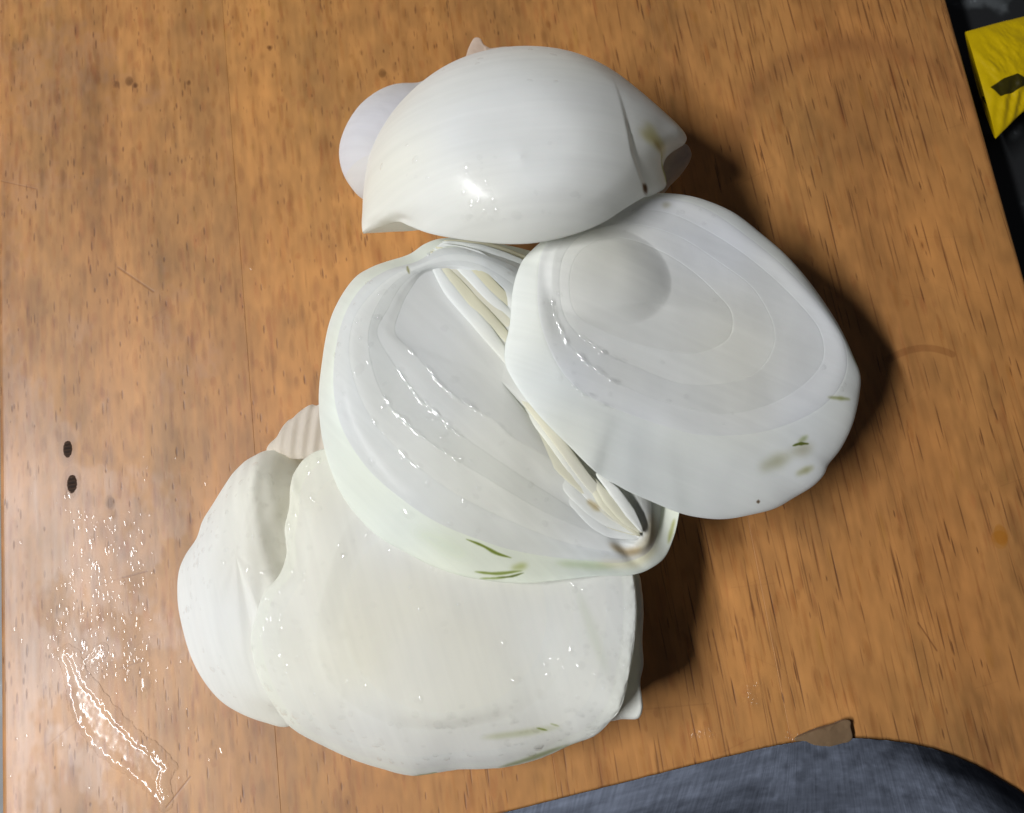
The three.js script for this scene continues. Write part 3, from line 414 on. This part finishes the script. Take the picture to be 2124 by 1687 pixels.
// ------------------------------------------------------------------ water on the board
const water = new THREE.MeshPhysicalMaterial({ color: 0xffffff, roughness: 0.13, transmission: 1, thickness: 0, ior: 1.33, side: THREE.DoubleSide });
function film(points, high, rim, s, wob = 0.000018) {           // a flat film with a rounded rim
  const C = new THREE.CatmullRomCurve3(points.map((q) => at(q[0], q[1], 0)), true, 'centripetal'), n = 220, P = C.getPoints(n - 1).slice(0, n), poly = P.map((p) => [p.x, p.z]), step = 0.00022;
  const box = new THREE.Box3().setFromPoints(P), pos = [], idx = [], id = new Map(), nx = Math.ceil((box.max.x - box.min.x) / step) + 4, nz = Math.ceil((box.max.z - box.min.z) / step) + 4;
  const sd = (x, z) => { let d = 1e9, ins = false; for (let i = 0, j = n - 1; i < n; j = i++) { const [xi, zi] = poly[i], [xj, zj] = poly[j], ex = xj - xi, ez = zj - zi, t = clamp(((x - xi) * ex + (z - zi) * ez) / (ex * ex + ez * ez + 1e-14)); d = Math.min(d, Math.hypot(x - xi - t * ex, z - zi - t * ez)); if ((zi > z) !== (zj > z) && x < (xj - xi) * (z - zi) / (zj - zi) + xi) ins = !ins; } return ins ? d : -d; };
  const D = []; for (let i = 0; i < nz; i++) for (let j = 0; j < nx; j++) { const x = box.min.x + (j - 2) * step, z = box.min.z + (i - 2) * step, d = sd(x, z) + 0.0005 * fbm(x * 700, z * 700, s, 2) + 0.00022 * vn(x * 1500, z * 700, s + 9); D.push(d); const q = clamp(d / rim), y = d < 0 ? -0.00025 : high * Math.sqrt(1 - (1 - q) ** 2) * (1 - 0.2 * sm(rim, rim * 1.7, d)) + wob * fbm(x * 900, z * 900, s + 3, 2) * q + 0.00007 * vn(x * 1300, z * 1000, s + 5) * q * (1 - sm(rim, rim * 2.2, d)); pos.push(x, y, z); }
  for (let i = 0; i < nz - 1; i++) for (let j = 0; j < nx - 1; j++) { const a = i * nx + j, b = a + 1, c = a + nx, d = c + 1; if (Math.max(D[a], D[b], D[c], D[d]) > 0) idx.push(a, c, b, b, c, d); }
  const g = new THREE.BufferGeometry(); g.setAttribute('position', new THREE.Float32BufferAttribute(pos, 3)); g.setAttribute('uv', new THREE.Float32BufferAttribute(new Float32Array(pos.length / 3 * 2), 2)); g.setIndex(idx); g.computeVertexNormals(); return g;
}
tag(part(scene, 'water_trail', film([[118, 1350], [130, 1400], [141, 1460], [160, 1510], [195, 1558], [250, 1602], [300, 1640], [340, 1687], [360, 1660], [352, 1625], [366, 1590], [340, 1555], [285, 1512], [240, 1465], [210, 1425], [184, 1395], [170, 1360], [140, 1335]], 0.0009, 0.0018, 3), water), 'curved trail of clear water on the lower left of the board', 'water');
tag(part(scene, 'water_puddle', film([[165, 1375], [185, 1385], [210, 1375], [224, 1350], [218, 1332], [200, 1335], [185, 1352]], 0.0006, 0.001, 5), water), 'small rounded water blob just above the curved water trail', 'water');
{
  const list = [], unit = new THREE.LatheGeometry([0, 0.15, 0.3, 0.45, 0.6, 0.75, 0.9, 1].map((x) => new THREE.Vector2(x, 0.2 * (1 - x * x) - (x > 0.99 ? 0.05 : 0))), 12);
  const drop = (px, py, s, a = 1) => { const p = at(px, py, 0), g = unit.clone(); g.applyMatrix4(new THREE.Matrix4().compose(p, new THREE.Quaternion().setFromAxisAngle(new THREE.Vector3(0, 1, 0), rr(-0.6, 0.6)), new THREE.Vector3(s * a, s, s * rr(0.8, 1.4)))); list.push(g); };
  for (let i = 0; i < 420; i++) { const t = rnd(), px = 95 + 215 * Math.pow(rnd(), 0.9), py = 1060 + 345 * t; if (rnd() < 0.75 * Math.abs(px - 200) / 110 * (1.2 - t)) continue; if (px < 110 + 40 * (1 - t) && !(py > 1220 && py < 1345 && px > 60 + (py - 1220) * 0.35)) continue; drop(px + rr(-12, 12), py, rr(0.0003, 0.0009)); }
  for (let i = 0; i < 46; i++) drop(rr(20, 430), rr(880, 1660), rr(0.0003, 0.0007));
  for (const [px, py, s] of [[145, 1027, 0.0012], [135, 1030, 0.0007], [172, 1337, 0.0012], [176, 1345, 0.001], [262, 1410, 0.0012], [300, 1418, 0.0014], [296, 1430, 0.001], [188, 1122, 0.001], [462, 1560, 0.0011], [435, 1578, 0.0007], [523, 552, 0.001], [1920, 582, 0.0008], [175, 1465, 0.001], [180, 1480, 0.0011], [30, 1305, 0.001]]) drop(px, py, s, rr(0.8, 1.3));
  tag(part(scene, 'water_droplets', mergeGeometries(list), water), 'clear water droplets scattered over the left side of the board', 'water', null, 'stuff');
  const l2 = []; for (const [cx, cy, sx, sy, n] of [[1565, 1435, 12, 26, 16], [1460, 1522, 24, 10, 18], [1655, 1530, 20, 12, 8]]) for (let i = 0; i < n; i++) { list.length = 0; drop(cx + rr(-sx, sx), cy + rr(-sy, sy), rr(0.0003, 0.0007)); l2.push(list[0]); }
  tag(part(scene, 'juice_droplets', mergeGeometries(l2), water), 'clusters of tiny droplets on the board between onion and knife', 'water', null, 'stuff');
}
// ------------------------------------------------------------------ knife
{
  const o = thing('knife', 'dark worn steel knife blade with a scratched grey edge, lower right corner', 'knife', at(1700, 1687, 0));
  const n = 1024, S = 0.12, c = document.createElement('canvas'); c.width = n; c.height = n / 2; const g = c.getContext('2d'), im = g.createImageData(n, n / 2), rc = document.createElement('canvas'); rc.width = n; rc.height = n / 2; const rg = rc.getContext('2d'), ri = rg.createImageData(n, n / 2);
  for (let y = 0; y < n / 2; y++) for (let x = 0; x < n; x++) {
    const X = x / n * 12, V = y / n * 12;                   // cm along the edge, cm from the edge
    const str = fbm(X * 26 + 0.6 * V, V * 1.1, 3, 3), str2 = fbm(X * 60, V * 2.4, 8, 2), pit = fbm(X * 3.2, V * 6, 17, 5), pat = sm(-0.12, 0.2, fbm(X * 1.5 + 3, V * 3.2, 29, 6) - 0.14 + 0.24 * sm(0.5, 1.3, V + 0.3 * fbm(X, V, 2, 2)));
    const along = fbm(X * 1.2, V * 30, 36, 2), clean = sm(0.45, 0.95, V + 0.15 * pit);
    let v = 0.08 * lerp(4.2, 1, sm(0.12, 0.8, V + 0.12 * str)) * (1 + 0.34 * str * sm(1.2, 0.1, V) + 0.10 * str2 + 0.10 * along + 0.25 * pit) * (1 - 0.2 * pat * clean) * (1 + 0.3 * fbm(X * 34, V * 2.2, 83, 3) + 0.25 * fbm(X * 2.2, V * 7, 84, 3));
    const i = (y * n + x) * 4; im.data[i] = toS(clamp(v * 0.84)); im.data[i + 1] = toS(clamp(v * 0.96)); im.data[i + 2] = toS(clamp(v * 1.24)); im.data[i + 3] = 255;
    const ro = clamp(0.48 + 0.02 * pat * clean + (0.05 + 0.2 * sm(1.0, 0.2, V)) * str + 0.09 * pit) * 255; ri.data[i] = ri.data[i + 1] = ri.data[i + 2] = ro; ri.data[i + 3] = 255;
  }
  g.putImageData(im, 0, 0); rg.putImageData(ri, 0, 0);
  const map = canvasTex(c), rough = canvasTex(rc, false); for (const t of [map, rough]) t.repeat.set(1 / S, 2 / S);
  const steel = new THREE.MeshPhysicalMaterial({ map, roughnessMap: rough, roughness: 1, metalness: 1, bumpMap: rough, bumpScale: 0.00013, anisotropy: 0.85 });
  const edge = new THREE.CatmullRomCurve3([[700, 1752], [900, 1717], [1050, 1686], [1200, 1648], [1380, 1603], [1500, 1573], [1600, 1550], [1650, 1541], [1700, 1536], [1780, 1533], [1840, 1537], [1900, 1546], [1960, 1562], [2030, 1592], [2124, 1648], [2200, 1705], [2260, 1760]].map(([x, y]) => at(x, y, 0.14)), false, 'centripetal');
  const spine = new THREE.CatmullRomCurve3([[760, 2110], [1000, 2065], [1300, 2005], [1600, 1945], [1850, 1895], [2050, 1850], [2180, 1815], [2262, 1768]].map(([x, y]) => at(x, y, 0.24)), false, 'centripetal');
  const len = edge.getLength(), N = 220, vs = [0, 0.004, 0.015, 0.04, 0.08, 0.13, 0.2, 0.35, 0.6, 0.85, 1];
  const build = (f0, f1, top) => {
    const sel = vs.filter((v) => v >= f0 - 1e-6 && v <= f1 + 1e-6), rows = [], uvs = [];
    for (const v of sel) { const row = []; for (let i = 0; i <= N; i++) { const u = i / N, a = edge.getPoint(u), b = spine.getPoint(u), p = a.clone().lerp(b, v); const nick = v < 0.002 ? 0.00012 * fbm(u * 140, 1, 5, 2) : 0; p.addScaledVector(b.clone().sub(a).normalize(), nick); p.y = top ? lerp(0.0012, 0.0024, Math.min(1, v * 4.5)) : lerp(0.0010, 0.0004, Math.min(1, v * 4.5)); row.push(p); uvs.push(u * len, v * a.distanceTo(b)); } rows.push(row); }
    const gg = gridGeo(rows, rows.length, N + 1, false); gg.setAttribute('uv', new THREE.Float32BufferAttribute(uvs, 2)); return gg;
  };
  part(o, 'blade', mergeGeometries([build(0.08, 1, true), build(0, 1, false)]), steel);
  part(o, 'edge_bevel', build(0, 0.08, true), steel);
}
// ------------------------------------------------------------------ yellow packet
{
  const o = thing('plastic_packet', 'glossy yellow plastic packet with a dark printed mark beside the board, upper right', 'packet', at(2150, 150, -2));
  const topE = new THREE.CatmullRomCurve3([[2003, 66], [2060, 50], [2124, 34], [2420, -40]].map((q) => at(q[0], q[1], -0.75))), botE = new THREE.CatmullRomCurve3([[2066, 287], [2095, 258], [2124, 231], [2190, 195], [2420, 190]].map((q) => at(q[0], q[1], -0.9)));
  const nu = 160, nv = 90, rows = [], low = [];
  for (let i = 0; i <= nv; i++) { const row = [], lo = []; for (let j = 0; j <= nu; j++) { const u = j / nu, v = i / nv, p = topE.getPoint(u).lerp(botE.getPoint(u), v), e = Math.pow(Math.sin(Math.PI * clamp(u * 0.96 + 0.02)) * Math.sin(Math.PI * clamp(v)), 0.6);
    const q = p.clone(); p.y += 0.002 * e + 0.0007 * fbm(u * 9 - v * 6, v * 3 + u * 2, 9, 3) * e + 0.0005 * Math.sin((u * 30 + v * 18)) * sm(0.5, 0.95, v) * e; row.push(p); q.y -= 0.0002 + 0.007 * e; lo.push(q); } rows.push(row); low.push(lo); }
  const n = 512, c = document.createElement('canvas'); c.width = c.height = n; const g = c.getContext('2d'); g.fillStyle = '#b09500'; g.fillRect(0, 0, n, n);
  for (let i = 0; i < 400; i++) { g.fillStyle = `rgba(${rnd() < 0.5 ? '150,118,0' : '190,165,10'},.05)`; g.beginPath(); g.ellipse(rnd() * n, rnd() * n, rr(8, 50), rr(4, 20), rr(-1, 1), 0, 7); g.fill(); }
  const g1 = gridGeo(rows, nv + 1, nu + 1, false), uv = []; for (let i = 0; i <= nv; i++) for (let j = 0; j <= nu; j++) uv.push(j / nu, 1 - i / nv); g1.setAttribute('uv', new THREE.Float32BufferAttribute(uv, 2));
  const inv = (px, py) => { let b = [0, 0], bd = 1e9; const w = at(px, py, -0.75); for (let i = 0; i <= nv; i++) for (let j = 0; j <= nu; j++) { const d = Math.hypot(rows[i][j].x - w.x, rows[i][j].z - w.z); if (d < bd) { bd = d; b = [j / nu * n, i / nv * n]; } } return b; };
  g.fillStyle = '#2b2600'; g.beginPath(); [[2054, 181], [2080, 166], [2106, 157], [2124, 165], [2160, 160], [2160, 178], [2124, 180], [2100, 192], [2076, 200]].forEach(([x, y], i) => { const q = inv(x, y); i ? g.lineTo(...q) : g.moveTo(...q); }); g.fill();
  const g2 = gridGeo(low, nv + 1, nu + 1, false); g2.setAttribute('uv', new THREE.Float32BufferAttribute(uv, 2));
  const film2 = new THREE.MeshPhysicalMaterial({ map: canvasTex(c), roughness: 0.28, clearcoat: 0.6, clearcoatRoughness: 0.1, side: THREE.DoubleSide });
  part(o, 'front_film', g1, film2); part(o, 'back_film', g2, film2);
}
renderer.render(scene, camera);
